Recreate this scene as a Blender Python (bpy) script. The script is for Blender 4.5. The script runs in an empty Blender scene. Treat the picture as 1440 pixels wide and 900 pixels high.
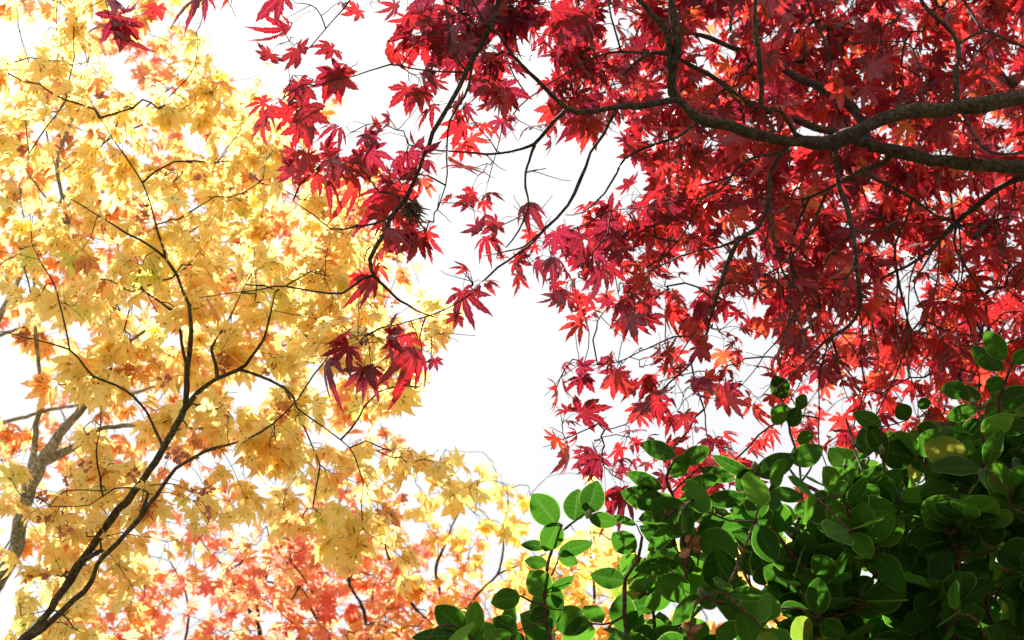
import bpy, math, random
import numpy as np
random.seed(7); rng = np.random.default_rng(7)
sc = bpy.context.scene
R = math.radians
# ------------------------------------------------------------------ camera
PITCH = R(35.0); HF = R(40.0); CAM = np.array([0.0, 0.0, 1.6])
FPX = 720.0/math.tan(HF/2)
FW = np.array([0, math.cos(PITCH), math.sin(PITCH)]); RT = np.array([1.0, 0, 0]); UP = np.array([0, -math.sin(PITCH), math.cos(PITCH)])
cam = bpy.data.objects.new('camera', bpy.data.cameras.new('camera')); sc.collection.objects.link(cam)
cam.location = CAM; cam.rotation_euler = (math.pi/2 + PITCH, 0, 0)
cam.data.sensor_width = 36; cam.data.lens = 18.0/math.tan(HF/2); cam.data.clip_end = 2000; cam.data.clip_start = 0.05
cam.data.dof.use_dof = True; cam.data.dof.focus_distance = 3.0; cam.data.dof.aperture_fstop = 7.0
sc.camera = cam
# ------------------------------------------------------------------ sky, sun, exposure
SUN_EL, SUN_AZ = 57.0, -28.0            # azimuth measured from straight ahead, minus is to the left
w = bpy.data.worlds.new('World'); sc.world = w; w.use_nodes = True
nt = w.node_tree; nt.nodes.clear()
sky = nt.nodes.new('ShaderNodeTexSky'); sky.sky_type = 'NISHITA'; sky.sun_disc = False
sky.sun_elevation = R(SUN_EL); sky.sun_rotation = R(SUN_AZ); sky.dust_density = 4.0; sky.air_density = 1.0
bg1 = nt.nodes.new('ShaderNodeBackground'); bg1.inputs[1].default_value = 0.10
bg2 = nt.nodes.new('ShaderNodeBackground'); bg2.inputs[0].default_value = (1.0, 1.0, 1.0, 1); bg2.inputs[1].default_value = 0.33
cloud = nt.nodes.new('ShaderNodeMixShader'); cloud.inputs[0].default_value = 0.93     # a high thin even overcast over the blue
wo = nt.nodes.new('ShaderNodeOutputWorld')
nt.links.new(sky.outputs[0], bg1.inputs[0]); nt.links.new(bg1.outputs[0], cloud.inputs[1]); nt.links.new(bg2.outputs[0], cloud.inputs[2]); nt.links.new(cloud.outputs[0], wo.inputs[0])
sun = bpy.data.objects.new('sun', bpy.data.lights.new('sun', 'SUN')); sc.collection.objects.link(sun)
sun.data.energy = 5.0; sun.data.angle = R(0.5); sun.data.color = (1.0, 0.95, 0.87)
sun.rotation_euler = (R(90-SUN_EL), 0, R(180 - SUN_AZ)); 
sc.view_settings.view_transform = 'Standard'; sc.view_settings.look = 'None'; sc.view_settings.gamma = 1.0
sc.view_settings.use_curve_mapping = False; sc.view_settings.exposure = 1.5
sc.cycles.max_bounces = 12; sc.cycles.diffuse_bounces = 10; sc.cycles.transmission_bounces = 10; sc.cycles.glossy_bounces = 2

def P(x, y, d):
    return CAM + d*(FW + (x-720.0)/FPX*RT + (450.0-y)/FPX*UP)
def proj(p):
    q = p - CAM; z = q@FW
    return 720 + (q@RT)/z*FPX, 450 - (q@UP)/z*FPX, z

# ------------------------------------------------------------------ materials
def newmat(name):
    m = bpy.data.materials.new(name); m.use_nodes = True; m.node_tree.nodes.clear(); return m, m.node_tree
def ramp(nt, stops, src, interp='LINEAR'):
    r = nt.nodes.new('ShaderNodeValToRGB'); cr = r.color_ramp; cr.interpolation = interp
    while len(cr.elements) < len(stops): cr.elements.new(0.5)
    for e, (p, c) in zip(cr.elements, stops): e.position = p; e.color = (*c, 1)
    nt.links.new(src, r.inputs[0]); return r.outputs[0]
def mixc(nt, fac, a, b, mode='MIX'):
    n = nt.nodes.new('ShaderNodeMix'); n.data_type = 'RGBA'; n.blend_type = mode
    for s, v in ((n.inputs[0], fac), (n.inputs[6], a), (n.inputs[7], b)):
        if isinstance(v, (int, float)): s.default_value = v
        elif isinstance(v, tuple): s.default_value = (*v, 1)
        else: nt.links.new(v, s)
    return n.outputs[2]
def math_(nt, op, a, b=None, clamp=False):
    n = nt.nodes.new('ShaderNodeMath'); n.operation = op; n.use_clamp = clamp
    for s, v in ((n.inputs[0], a), (n.inputs[1], b)):
        if v is None: continue
        if isinstance(v, (int, float)): s.default_value = v
        else: nt.links.new(v, s)
    return n.outputs[0]
def leaf_mat(name, refl, trans, blotch, rib=0.35, ribcol=(0.8, 0.5, 0.3), trans_w=0.55, rough=0.45, spec=0.4, blot=0.25, edge=None, veins=60.0, veinw=.16):
    m, nt = newmat(name)
    at = nt.nodes.new('ShaderNodeAttribute'); at.attribute_name = 'rnd'
    rb = nt.nodes.new('ShaderNodeAttribute'); rb.attribute_name = 'rib'
    tc = nt.nodes.new('ShaderNodeNewGeometry')
    no = nt.nodes.new('ShaderNodeTexNoise'); no.inputs['Scale'].default_value = 55; no.inputs['Detail'].default_value = 4; nt.links.new(tc.outputs['Position'], no.inputs['Vector'])
    n2 = nt.nodes.new('ShaderNodeTexNoise'); n2.inputs['Scale'].default_value = 14; n2.inputs['Detail'].default_value = 2; nt.links.new(tc.outputs['Position'], n2.inputs['Vector'])
    fac = math_(nt, 'ADD', at.outputs['Fac'], math_(nt, 'MULTIPLY', math_(nt, 'SUBTRACT', n2.outputs[0], 0.5), 0.35), True)
    spots = math_(nt, 'MULTIPLY', math_(nt, 'GREATER_THAN', no.outputs[0], 0.66), blot)
    ribf = math_(nt, 'MULTIPLY', math_(nt, 'LESS_THAN', rb.outputs['Fac'], 0.10), rib)
    al = nt.nodes.new('ShaderNodeAttribute'); al.attribute_name = 'along'
    ph = math_(nt, 'ADD', math_(nt, 'SUBTRACT', math_(nt, 'MULTIPLY', al.outputs['Fac'], veins), math_(nt, 'MULTIPLY', rb.outputs['Fac'], 3.5)), math_(nt, 'MULTIPLY', n2.outputs[0], 1.5))
    vein = math_(nt, 'MULTIPLY', math_(nt, 'GREATER_THAN', math_(nt, 'SINE', ph), .90), veinw)
    def col(stops):
        c = ramp(nt, stops, fac)
        c = mixc(nt, vein, c, ribcol)
        c = mixc(nt, spots, c, blotch)
        c = mixc(nt, ribf, c, ribcol)
        if edge: c = mixc(nt, math_(nt, 'MULTIPLY', math_(nt, 'GREATER_THAN', rb.outputs['Fac'], 0.93), 0.6), c, edge)
        return c
    p = nt.nodes.new('ShaderNodeBsdfPrincipled'); nt.links.new(col(refl), p.inputs['Base Color'])
    p.inputs['Roughness'].default_value = rough; p.inputs['Specular IOR Level'].default_value = spec
    bu = nt.nodes.new('ShaderNodeBump'); bu.inputs['Strength'].default_value = 0.25; bu.inputs['Distance'].default_value = 0.002
    nt.links.new(no.outputs[0], bu.inputs['Height']); nt.links.new(bu.outputs[0], p.inputs['Normal'])
    t = nt.nodes.new('ShaderNodeBsdfTranslucent'); nt.links.new(col(trans), t.inputs[0])
    mx = nt.nodes.new('ShaderNodeMixShader'); mx.inputs[0].default_value = trans_w
    o = nt.nodes.new('ShaderNodeOutputMaterial')
    nt.links.new(p.outputs[0], mx.inputs[1]); nt.links.new(t.outputs[0], mx.inputs[2]); nt.links.new(mx.outputs[0], o.inputs[0])
    return m
def bark_mat(name, dark, light, moss=(0.12, 0.13, 0.05), mossw=0.35, scale=30):
    m, nt = newmat(name)
    g = nt.nodes.new('ShaderNodeNewGeometry')
    no = nt.nodes.new('ShaderNodeTexNoise'); no.inputs['Scale'].default_value = scale; no.inputs['Detail'].default_value = 8; no.inputs['Roughness'].default_value = 0.65; nt.links.new(g.outputs['Position'], no.inputs['Vector'])
    n2 = nt.nodes.new('ShaderNodeTexNoise'); n2.inputs['Scale'].default_value = 9; n2.inputs['Detail'].default_value = 3; nt.links.new(g.outputs['Position'], n2.inputs['Vector'])
    n3 = nt.nodes.new('ShaderNodeTexNoise'); n3.inputs['Scale'].default_value = 160; n3.inputs['Detail'].default_value = 6; nt.links.new(g.outputs['Position'], n3.inputs['Vector'])
    c = ramp(nt, [(0.3, dark), (0.7, light)], no.outputs[0])
    c = mixc(nt, math_(nt, 'MULTIPLY', ramp(nt, [(0.45, (0, 0, 0)), (0.62, (1, 1, 1))], n2.outputs[0]), mossw), c, moss)
    p = nt.nodes.new('ShaderNodeBsdfPrincipled'); nt.links.new(c, p.inputs['Base Color']); p.inputs['Roughness'].default_value = 0.8; p.inputs['Specular IOR Level'].default_value = 0.3
    vo = nt.nodes.new('ShaderNodeTexVoronoi'); vo.feature = 'DISTANCE_TO_EDGE'; vo.inputs['Scale'].default_value = 70
    wv = nt.nodes.new('ShaderNodeMixRGB'); wv.inputs[0].default_value = .06; nt.links.new(g.outputs['Position'], wv.inputs[1]); nt.links.new(no.outputs['Color'], wv.inputs[2]); nt.links.new(wv.outputs[0], vo.inputs['Vector'])
    crack = ramp(nt, [(0.0, (0, 0, 0)), (0.12, (1, 1, 1))], vo.outputs['Distance'])
    li = math_(nt, 'MULTIPLY', math_(nt, 'GREATER_THAN', n3.outputs[0], .64), .28)
    c = mixc(nt, li, c, tuple(min(1, v*2.6) for v in light)); c = mixc(nt, 1.0, c, ramp(nt, [(0.0, (.35, .33, .3)), (0.1, (1, 1, 1))], vo.outputs['Distance']), 'MULTIPLY'); nt.links.new(c, p.inputs['Base Color'])
    bu = nt.nodes.new('ShaderNodeBump'); bu.inputs['Strength'].default_value = 0.9; bu.inputs['Distance'].default_value = 0.008
    nt.links.new(math_(nt, 'ADD', math_(nt, 'ADD', no.outputs[0], math_(nt, 'MULTIPLY', n3.outputs[0], 0.4)), math_(nt, 'MULTIPLY', crack, .3)), bu.inputs['Height']); nt.links.new(bu.outputs[0], p.inputs['Normal'])
    o = nt.nodes.new('ShaderNodeOutputMaterial'); nt.links.new(p.outputs[0], o.inputs[0]); return m
M = {}
M['red'] = leaf_mat('red_leaf',
    [(0, (0.16, 0.020, 0.060)), (0.2, (0.12, 0.008, 0.025)), (0.5, (0.22, 0.010, 0.018)), (0.85, (0.36, 0.025, 0.018)), (1, (0.40, 0.13, 0.03))],  # magenta first stop, here and below: pinkish sky sheen put into the leaf colour
    [(0, (0.22, 0.010, 0.034)), (0.2, (0.17, 0.004, 0.014)), (0.5, (0.40, 0.010, 0.017)), (0.85, (0.74, 0.045, 0.030)), (1, (0.85, 0.26, 0.04))],
    (0.12, 0.01, 0.01), ribcol=(0.60, 0.08, 0.08), rough=0.32, spec=0.9, blot=0.4, trans_w=0.56)
M['yellow'] = leaf_mat('yellow_leaf',
    [(0, (0.50, 0.52, 0.08)), (0.12, (0.84, 0.68, 0.16)), (0.6, (0.86, 0.56, 0.11)), (0.93, (0.82, 0.36, 0.06)), (1, (0.40, 0.13, 0.04))],
    [(0, (0.80, 0.78, 0.18)), (0.12, (0.99, 0.88, 0.38)), (0.6, (0.99, 0.74, 0.23)), (0.93, (0.99, 0.46, 0.16)), (1, (0.55, 0.20, 0.05))],
    (0.6, 0.28, 0.05), rib=0.3, ribcol=(0.9, 0.75, 0.4), blot=0.3, trans_w=0.64)
M['gold'] = leaf_mat('golden_leaf',
    [(0, (0.80, 0.60, 0.10)), (0.35, (0.84, 0.46, 0.08)), (0.75, (0.82, 0.30, 0.07)), (1, (0.30, 0.08, 0.03))],
    [(0, (0.99, 0.80, 0.25)), (0.35, (0.99, 0.58, 0.18)), (0.75, (0.98, 0.36, 0.14)), (1, (0.40, 0.11, 0.04))],
    (0.5, 0.18, 0.05), rib=0.3, ribcol=(0.9, 0.65, 0.35), blot=0.35, trans_w=0.64)
M['coral'] = leaf_mat('coral_leaf',
    [(0, (0.62, 0.10, 0.08)), (0.45, (0.78, 0.22, 0.10)), (0.75, (0.80, 0.36, 0.10)), (1, (0.82, 0.60, 0.14))],
    [(0, (0.95, 0.24, 0.20)), (0.45, (0.98, 0.42, 0.24)), (0.75, (0.98, 0.60, 0.24)), (1, (0.98, 0.85, 0.30))],
    (0.5, 0.10, 0.06), rib=0.2, ribcol=(0.9, 0.5, 0.3), blot=0.25, trans_w=0.6)
M['amber'] = leaf_mat('amber_leaf',
    [(0, (0.78, 0.22, 0.08)), (0.3, (0.80, 0.40, 0.08)), (0.7, (0.82, 0.55, 0.12)), (1, (0.80, 0.68, 0.18))],
    [(0, (0.95, 0.36, 0.13)), (0.3, (0.98, 0.58, 0.13)), (0.7, (0.98, 0.76, 0.18)), (1, (0.97, 0.88, 0.28))],
    (0.55, 0.18, 0.05), rib=0.2, ribcol=(0.9, 0.6, 0.3), blot=0.25, trans_w=0.6)
M['camellia'] = leaf_mat('camellia_leaf',
    [(0, (0.012, 0.036, 0.008)), (0.5, (0.022, 0.062, 0.010)), (0.92, (0.04, 0.10, 0.014)), (1, (0.10, 0.11, 0.02))],
    [(0, (0.018, 0.07, 0.004)), (0.5, (0.046, 0.155, 0.009)), (0.92, (0.09, 0.23, 0.013)), (1, (0.24, 0.27, 0.03))],
    (0.06, 0.08, 0.02), rib=0.3, ribcol=(0.08, 0.18, 0.04), trans_w=0.74, rough=0.38, spec=0.14, blot=0.3, veins=45.0, veinw=.22, edge=(0.22, 0.38, 0.08))
M['dead'] = leaf_mat('withered_leaf', [(0, (0.10, 0.04, 0.02)), (1, (0.30, 0.12, 0.05))], [(0, (0.2, 0.06, 0.02)), (1, (0.55, 0.22, 0.07))], (0.06, 0.02, 0.01), trans_w=0.3)
M['darkdead'] = leaf_mat('dark_withered_leaf', [(0, (0.02, 0.012, 0.01)), (1, (0.05, 0.03, 0.02))], [(0, (0.03, 0.01, 0.01)), (1, (0.08, 0.03, 0.02))], (0.01, 0.01, 0.01), trans_w=0.15)
M['samara'] = leaf_mat('winged_seed', [(0, (0.30, 0.10, 0.08)), (1, (0.5, 0.22, 0.12))], [(0, (0.6, 0.2, 0.15)), (1, (0.8, 0.4, 0.2))], (0.2, 0.08, 0.05), trans_w=0.35)
M['bark_dark'] = bark_mat('dark_maple_bark', (0.010, 0.007, 0.006), (0.085, 0.06, 0.045), mossw=0.2)
M['bark_pale'] = bark_mat('pale_maple_bark', (0.26, 0.23, 0.15), (0.60, 0.54, 0.40), moss=(0.16, 0.18, 0.06), mossw=0.6)
M['bark_mid'] = bark_mat('brown_maple_bark', (0.016, 0.012, 0.008), (0.13, 0.10, 0.065), moss=(0.12, 0.13, 0.04), mossw=0.5)
M['bark_red'] = bark_mat('reddish_twig_bark', (0.04, 0.015, 0.010), (0.13, 0.06, 0.035), moss=(0.14, 0.13, 0.06), mossw=0.25)
M['bud'] = bark_mat('bud_scales', (0.10, 0.15, 0.04), (0.26, 0.30, 0.12), mossw=0.1)

# ------------------------------------------------------------------ mesh accumulation
class Acc:
    def __init__(s): s.v = []; s.q = []; s.t = []; s.n = 0; s.rnd = []; s.rib = []; s.al = []
    def add(s, v, q=None, t=None, rnd=0.5, rib=None, al=None):
        s.al.append(np.zeros(len(np.asarray(v).reshape(-1, 3))) if al is None else al)
        v = np.asarray(v, float).reshape(-1, 3)
        if q is not None and len(q): s.q.append(np.asarray(q, int).reshape(-1, 4)+s.n)
        if t is not None and len(t): s.t.append(np.asarray(t, int).reshape(-1, 3)+s.n)
        s.v.append(v); s.n += len(v)
        s.rnd.append(np.full(len(v), rnd) if np.isscalar(rnd) else np.asarray(rnd)); s.rib.append(np.ones(len(v))*0.5 if rib is None else np.asarray(rib))
    def build(s, name, mat, parent=None, origin=None, smooth=True):
        if s.n == 0: return None
        origin = np.zeros(3) if origin is None else origin
        v = np.concatenate(s.v)-origin
        q = np.concatenate(s.q) if s.q else np.zeros((0, 4), int); t = np.concatenate(s.t) if s.t else np.zeros((0, 3), int)
        me = bpy.data.meshes.new(name)
        me.vertices.add(len(v)); me.vertices.foreach_set('co', v.astype(np.float32).ravel())
        lv = np.concatenate([q.ravel(), t.ravel()]).astype(np.int32)
        me.loops.add(len(lv)); me.loops.foreach_set('vertex_index', lv)
        st = np.concatenate([np.arange(len(q))*4, len(q)*4+np.arange(len(t))*3]).astype(np.int32)
        me.polygons.add(len(st)); me.polygons.foreach_set('loop_start', st)
        me.polygons.foreach_set('use_smooth', np.full(len(st), smooth))
        a = me.attributes.new('rnd', 'FLOAT', 'POINT'); a.data.foreach_set('value', np.concatenate(s.rnd).astype(np.float32))
        a = me.attributes.new('rib', 'FLOAT', 'POINT'); a.data.foreach_set('value', np.concatenate(s.rib).astype(np.float32))
        a = me.attributes.new('along', 'FLOAT', 'POINT'); a.data.foreach_set('value', np.concatenate(s.al).astype(np.float32))
        me.update(calc_edges=True); me.validate()
        me.materials.append(mat)
        o = bpy.data.objects.new(name, me); sc.collection.objects.link(o)
        if parent is not None: o.parent = parent
        return o
def thing(name, label, cat, loc, group=None):
    o = bpy.data.objects.new(name, None); sc.collection.objects.link(o); o.location = loc; o.empty_display_size = 0.2
    o['label'] = label; o['category'] = cat
    if group: o['group'] = group
    return o
def unit(v): return v/(np.linalg.norm(v, axis=-1, keepdims=True)+1e-12)
def smooth_path(pts, rad, step):
    pts = np.asarray(pts, float); rad = np.asarray(rad, float); out = []; ro = []
    n = len(pts)
    for i in range(n-1):
        p0 = pts[max(i-1, 0)]; p1 = pts[i]; p2 = pts[i+1]; p3 = pts[min(i+2, n-1)]
        k = max(2, int(np.linalg.norm(p2-p1)/step)); t = np.linspace(0, 1, k, endpoint=False)[:, None]
        out.append(0.5*((2*p1)+(-p0+p2)*t+(2*p0-5*p1+4*p2-p3)*t*t+(-p0+3*p1-3*p2+p3)*t**3)); ro.append(rad[i]+(rad[i+1]-rad[i])*t[:, 0])
    out.append(pts[-1:]); ro.append(rad[-1:]); return np.concatenate(out), np.concatenate(ro)
def tube(acc, path, rad, sides=8, rough=0.0):
    path = np.asarray(path, float); n = len(path); rad = np.asarray(rad, float)*np.ones(n)
    tg = unit(np.gradient(path, axis=0)); ref = np.array([0.31, 0.22, 0.92]); 
    a = unit(np.cross(tg, ref)); b = np.cross(tg, a)
    th = np.arange(sides)/sides*2*math.pi
    rr = rad[:, None]*(1+(rng.normal(0, rough, (n, sides)) if rough else 0))
    v = path[:, None]+rr[..., None]*(np.cos(th)[None, :, None]*a[:, None]+np.sin(th)[None, :, None]*b[:, None])
    i = np.arange(n-1)[:, None]*sides; j = np.arange(sides)[None]; j2 = (j+1) % sides
    q = np.stack([i+j, i+j2, i+sides+j2, i+sides+j], -1).reshape(-1, 4)
    v = np.concatenate([v.reshape(-1, 3), path[-1:]+tg[-1:]*rad[-1]]); 
    e = (n-1)*sides; tr = np.stack([e+np.arange(sides), e+(np.arange(sides)+1) % sides, np.full(sides, n*sides)], -1)
    acc.add(v, q, tr)

# ------------------------------------------------------------------ leaf templates
def maple_template(seed, lobew, sinus, hi=True, droop=0.35, nl=7):
    r = np.random.default_rng(seed)
    if nl == 7: A = np.array([-118, -76, -38, 0, 38, 76, 118.]); L = np.array([.42, .76, .94, 1, .94, .76, .42])
    else: A = np.array([-88, -44, 0, 44, 88.]); L = np.array([.6, .9, 1, .9, .6])
    A = R(1)*(A+r.normal(0, 4, nl)); L = L*(1+r.normal(0, .06, nl))
    us = [.36, .47, .52, .63, .68, .79, .84] if hi else [.40, .58, .76]
    prof = lambda u: np.interp(u, [0.0, .3, .45, .6, .8, 1], [.55, .8, 1.0, .95, .55, 0])
    V = [np.zeros(3)]; rib = [0.0]; Q = []; T = []
    s_idx = []
    for k in range(nl+1):
        if k == 0: a = A[0]-R(22); rr = .16
        elif k == nl: a = A[-1]+R(22); rr = .16
        else: a = (A[k-1]+A[k])/2; rr = sinus*(L[k-1]+L[k])/2*(1+r.normal(0, .06))
        V.append(np.array([math.sin(a)*rr, math.cos(a)*rr, 0])); rib.append(1.0); s_idx.append(len(V)-1)
    bend = r.normal(0, .22, nl)
    lobe_of = {0: -1}
    for k in range(nl):
        d = np.array([math.sin(A[k]), math.cos(A[k]), 0]); sd = np.array([d[1], -d[0], 0])
        wk = lobew*L[k]*(1+r.normal(0, .08)); cols = {0: [], 1: [], -1: []}
        for i, u in enumerate(us):
            ser = 1.0
            if hi: ser = 1.13 if i % 2 == 1 else 0.93
            sway = r.normal(0, .012)+.05*bend[k]*(u-.3)**2*4
            for s in (-1, 0, 1):
                p = d*u*L[k]+sd*(s*prof(u)*wk*ser+sway)
                if s and hi and i % 2 == 1: p = p+d*0.03*L[k]
                z = bend[k]*(u-.3)**2*L[k]*1.2+abs(s)*0.30*prof(u)*wk
                V.append(p+np.array([0, 0, z])); rib.append(float(abs(s))); cols[s].append(len(V)-1)
        V.append(d*L[k]*1.0+np.array([0, 0, bend[k]*.6*L[k]])); rib.append(.4); tip = len(V)-1
        # sinus: s=+1 is towards larger angle
        for s, sn in ((1, s_idx[k+1]), (-1, s_idx[k])):
            f = [0, cols[0][0], cols[s][0], sn]; Q.append(f if s < 0 else f[::-1])
            for i in range(len(us)-1):
                f = [cols[0][i], cols[0][i+1], cols[s][i+1], cols[s][i]]; Q.append(f if s < 0 else f[::-1])
            f = [cols[0][-1], tip, cols[s][-1]]; T.append(f if s < 0 else f[::-1])
    V = np.array(V); rr = np.hypot(V[:, 0], V[:, 1])
    V[:, 2] -= droop*rr**2*(1+.3*r.normal()) ; V[:, 2] += .12*r.normal()*V[:, 0]*abs(V[:, 0]) + r.normal(0, .1)*V[:, 0]*V[:, 1]
    return V, np.array(Q), np.array(T), np.array(rib)
def oval_template(seed, wid=0.33):
    r = np.random.default_rng(seed); n = 11
    t = np.linspace(0, 1, n); hw = wid*np.sin(math.pi*t**0.9)**0.72*(1+0.0*t); hw[0] = 0.012; hw[-1] = 0.0
    cv = r.uniform(-.3, .15); fold = r.uniform(.05, .35); tw = r.normal(0, .12); wav = r.uniform(0, .02)
    V = []; rib = []
    S = [-1, -.94, -.5, -.06, 0, .06, .5, .94, 1]
    for i in range(n):
        for s in S:
            x = s*hw[i]; z = fold*abs(x)*(1-.5*abs(s))+cv*(t[i]-.3)**2+tw*x*t[i]+wav*math.sin(t[i]*14+s*2)*abs(s)
            V.append((x, t[i], z)); rib.append(abs(s))
    Q = []; m = len(S)
    for i in range(n-1):
        for j in range(m-1): Q.append([i*m+j, i*m+j+1, (i+1)*m+j+1, (i+1)*m+j])
    return np.array(V), np.array(Q), np.zeros((0, 3), int), np.array(rib)
TPL = {
 'red': [maple_template(s, [.15,.13,.165][s%3], [.27,.24,.32][s%3], True, droop=[.1, .35, .7, 1.1][s % 4]) for s in range(18)],
 'yellow': [maple_template(50+s, .20, .46, True, droop=[.05, .2, .4, .6][s % 4]) for s in range(12)],
 'far': [maple_template(90+s, .20, .42, False, droop=[.1, .3, .5][s % 3]) for s in range(8)],
 'cam': [oval_template(130+s, [.31, .34, .38, .41][s % 4]) for s in range(16)],
 'dead': [maple_template(170+s, .2, .45, False, droop=1.6) for s in range(5)],
}
def place_leaf(acc, tpl, base, tip_dir, normal, size, rnd):
    V, Q, T, rib = tpl
    y = unit(tip_dir); x = unit(np.cross(y, normal)); z = np.cross(x, y)
    acc.add(base+size*(V[:, :1]*x+V[:, 1:2]*y+V[:, 2:]*z), Q, T, rnd, rib, np.hypot(V[:, 0]*.6, V[:, 1]))

# ------------------------------------------------------------------ trees
class Tree:
    def __init__(s, name, label, cat, base, bark, leafmat, tpl, lsize, twig_r=0.0010, group=None):
        s.base = np.array(base, float); s.root = thing(name, label, cat, base, group)
        s.bark, s.leafmat, s.tpl, s.lsize, s.twig_r = bark, leafmat, tpl, lsize, twig_r
        s.nodes = []; s.nr = []; s.nb = []; s.parts = []
    def branch(s, pts, dd=0.0, depth=None, kind='branch', join=True, sides=None, world=None, wob=0.05, label=None):
        """pts (x, y, width) as seen; depth is carried from the node of the tree it grows from."""
        pts = np.array(pts, float); x, y, wd = pts.T
        start = None
        if depth is None:
            N = np.array(s.nodes); px, py, pz = proj(N)
            k = int(np.argmin((px-x[0])**2+(py-y[0])**2)); start = N[k]; depth = pz[k]
        ln = np.concatenate([[0], np.cumsum(np.hypot(np.diff(x), np.diff(y)))]); u = ln/ln[-1]
        d = depth+dd*u+wob*np.sin(u*rng.uniform(4, 9)+rng.uniform(0, 6))*np.minimum(1, u*3)
        W = np.array([P(a, b, c) for a, b, c in zip(x, y, d)])
        if start is not None: W[0] = start
        r = np.maximum(wd/2*d/FPX*(.86 if s.bark != 'bark_red' else .9), 0.0008)
        if start is not None and len(r) > 1: r[0] = max(r[0], r[1]*1.15)
        return s.add_path(W, r, kind, label)
    def add_path(s, W, r, kind='branch', label=None):
        path, rad = smooth_path(W, r, 0.025)
        n = len(path); jit = rng.normal(0, 1, (n, 3)); ker = np.ones(5)/5
        for c in range(3): jit[:, c] = np.convolve(jit[:, c], ker, 'same')[:n] if n > 5 else 0
        jit[0] = 0; cum = np.cumsum(rng.normal(0, 1, (n, 3)), 0); cum = cum-np.linspace(0, 1, n)[:, None]*cum[-1]; path = path+jit*np.minimum(rad, .012)[:, None]*0.75+cum*.0011
        knob = np.convolve(rng.normal(0, 1, n+2), np.ones(3)/3, 'valid'); rad = rad*(1+0.13*knob)
        for _ in range(n//14):
            kk = rng.integers(0, n); rad = rad*(1+.22*np.exp(-((np.arange(n)-kk)/1.3)**2))
        acc = Acc(); big = rad.max() > .012
        tube(acc, path, rad, 14 if big else 7, .045 if big else 0.02)
        if kind != 'trunk':
            for _ in range(max(1, n//16)):          # broken spurs and short snags
                kk = rng.integers(n//8, n); dv = unit(rng.normal(0, 1, 3)+unit(path[kk]-path[kk-1])*.8); tt = np.linspace(0, 1, 5)[:, None]; LL = rng.uniform(.015, .05)+rad[kk]
                tube(acc, path[kk]+dv*LL*tt+rng.normal(0, .003, (5, 3))*tt, min(rad[kk]*.35, .004)*(1.1-.6*tt[:, 0]), 5)
        bi = len(s.parts); s.parts.append(dict(kind=kind, label=label, tw=acc, fo=Acc()))
        s.nodes += list(path); s.nr += list(rad); s.nb += [bi]*n
        return bi
    def grow(s, att, leaves=(4, 8), spread=0.06, spurs=0.0, bias=0.35, keep=None, rndf=None, size_var=.18, only=None, hang=0.7, leafscale=1.0, few=None):
        N = np.array(s.nodes); nb = np.array(s.nb); ok = np.ones(len(N), bool)
        if only is not None: ok = np.isin(nb, only)
        N0 = N[ok]; B0 = nb[ok]; R0 = np.array(s.nr)[ok]
        m = len(att); pos = list(N0); bid = list(B0); plen = np.zeros(len(N0)+m)
        pos = np.concatenate([N0, att]); n0 = len(N0)
        best = np.full(m, 1e9); par = np.zeros(m, int); bidx = np.concatenate([B0, np.zeros(m, int)])
        for c in range(0, n0, 400):
            D = np.linalg.norm(att[:, None]-N0[None, c:c+400], axis=2)+R0[None, c:c+400]*2.0
            k = D.argmin(1); dv = D[np.arange(m), k]; up = dv < best; best[up] = dv[up]; par[up] = c+k[up]
        done = np.zeros(m, bool); order = []
        for _ in range(m):
            cost = np.where(done, 1e9, best); i = int(cost.argmin()); done[i] = True; order.append(i)
            gi = n0+i; bidx[gi] = bidx[par[i]]; plen[gi] = plen[par[i]]+np.linalg.norm(pos[gi]-pos[par[i]])
            D = np.linalg.norm(att-att[i], axis=1)+bias*plen[gi]
            up = (D < best) & ~done; best[up] = D[up]; par[up] = gi
        cnt = np.ones(n0+m)
        for i in reversed(order): cnt[par[i]] += cnt[n0+i]
        ctr = N0.mean(0)
        for i in order:
            gi = n0+i; a = pos[par[i]]; b = pos[gi]; L = np.linalg.norm(b-a)
            if L < 1e-4: continue
            r1 = s.twig_r*cnt[gi]**.42; r0 = min(r1*1.2, .006); r1 = min(r1, .0055)
            k = max(4, int(L/.035)); t = np.linspace(0, 1, k)[:, None]
            off = rng.normal(0, .09*L, 3); off[2] += .10*L
            ker = rng.normal(0, .0035, (k, 3)); ker[0] = ker[-1] = 0
            pth = a+(b-a)*t+off*np.sin(t*math.pi)+ker
            part = s.parts[bidx[gi]]
            tube(part['tw'], pth, r0+(r1-r0)*t[:, 0], 4)
            if par[i] >= n0: out = unit(b-pos[par[i]])
            else: out = unit(b-a)
            for _ in range(int(spurs)+(rng.random() < spurs-int(spurs))):
                q = pth[rng.integers(1, k-1)]
                if keep is not None and not keep(*proj(q)[:2]): continue
                dv = unit(out+rng.normal(0, .9, 3)); LL = rng.uniform(.03, .08)
                tt = np.linspace(0, 1, 6)[:, None]; tube(part['tw'], q+dv*LL*tt+rng.normal(0, .12*LL, 3)*tt**2+rng.normal(0, .03*LL, (6, 3))*tt, s.twig_r*(1-.4*tt[:, 0]), 3)
            nl = rng.integers(leaves[0], leaves[1]+1)
            if few is not None and i >= few: nl = rng.integers(1, 4)
            spray = rng.normal(0, 1); base_r = rng.random()
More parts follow.
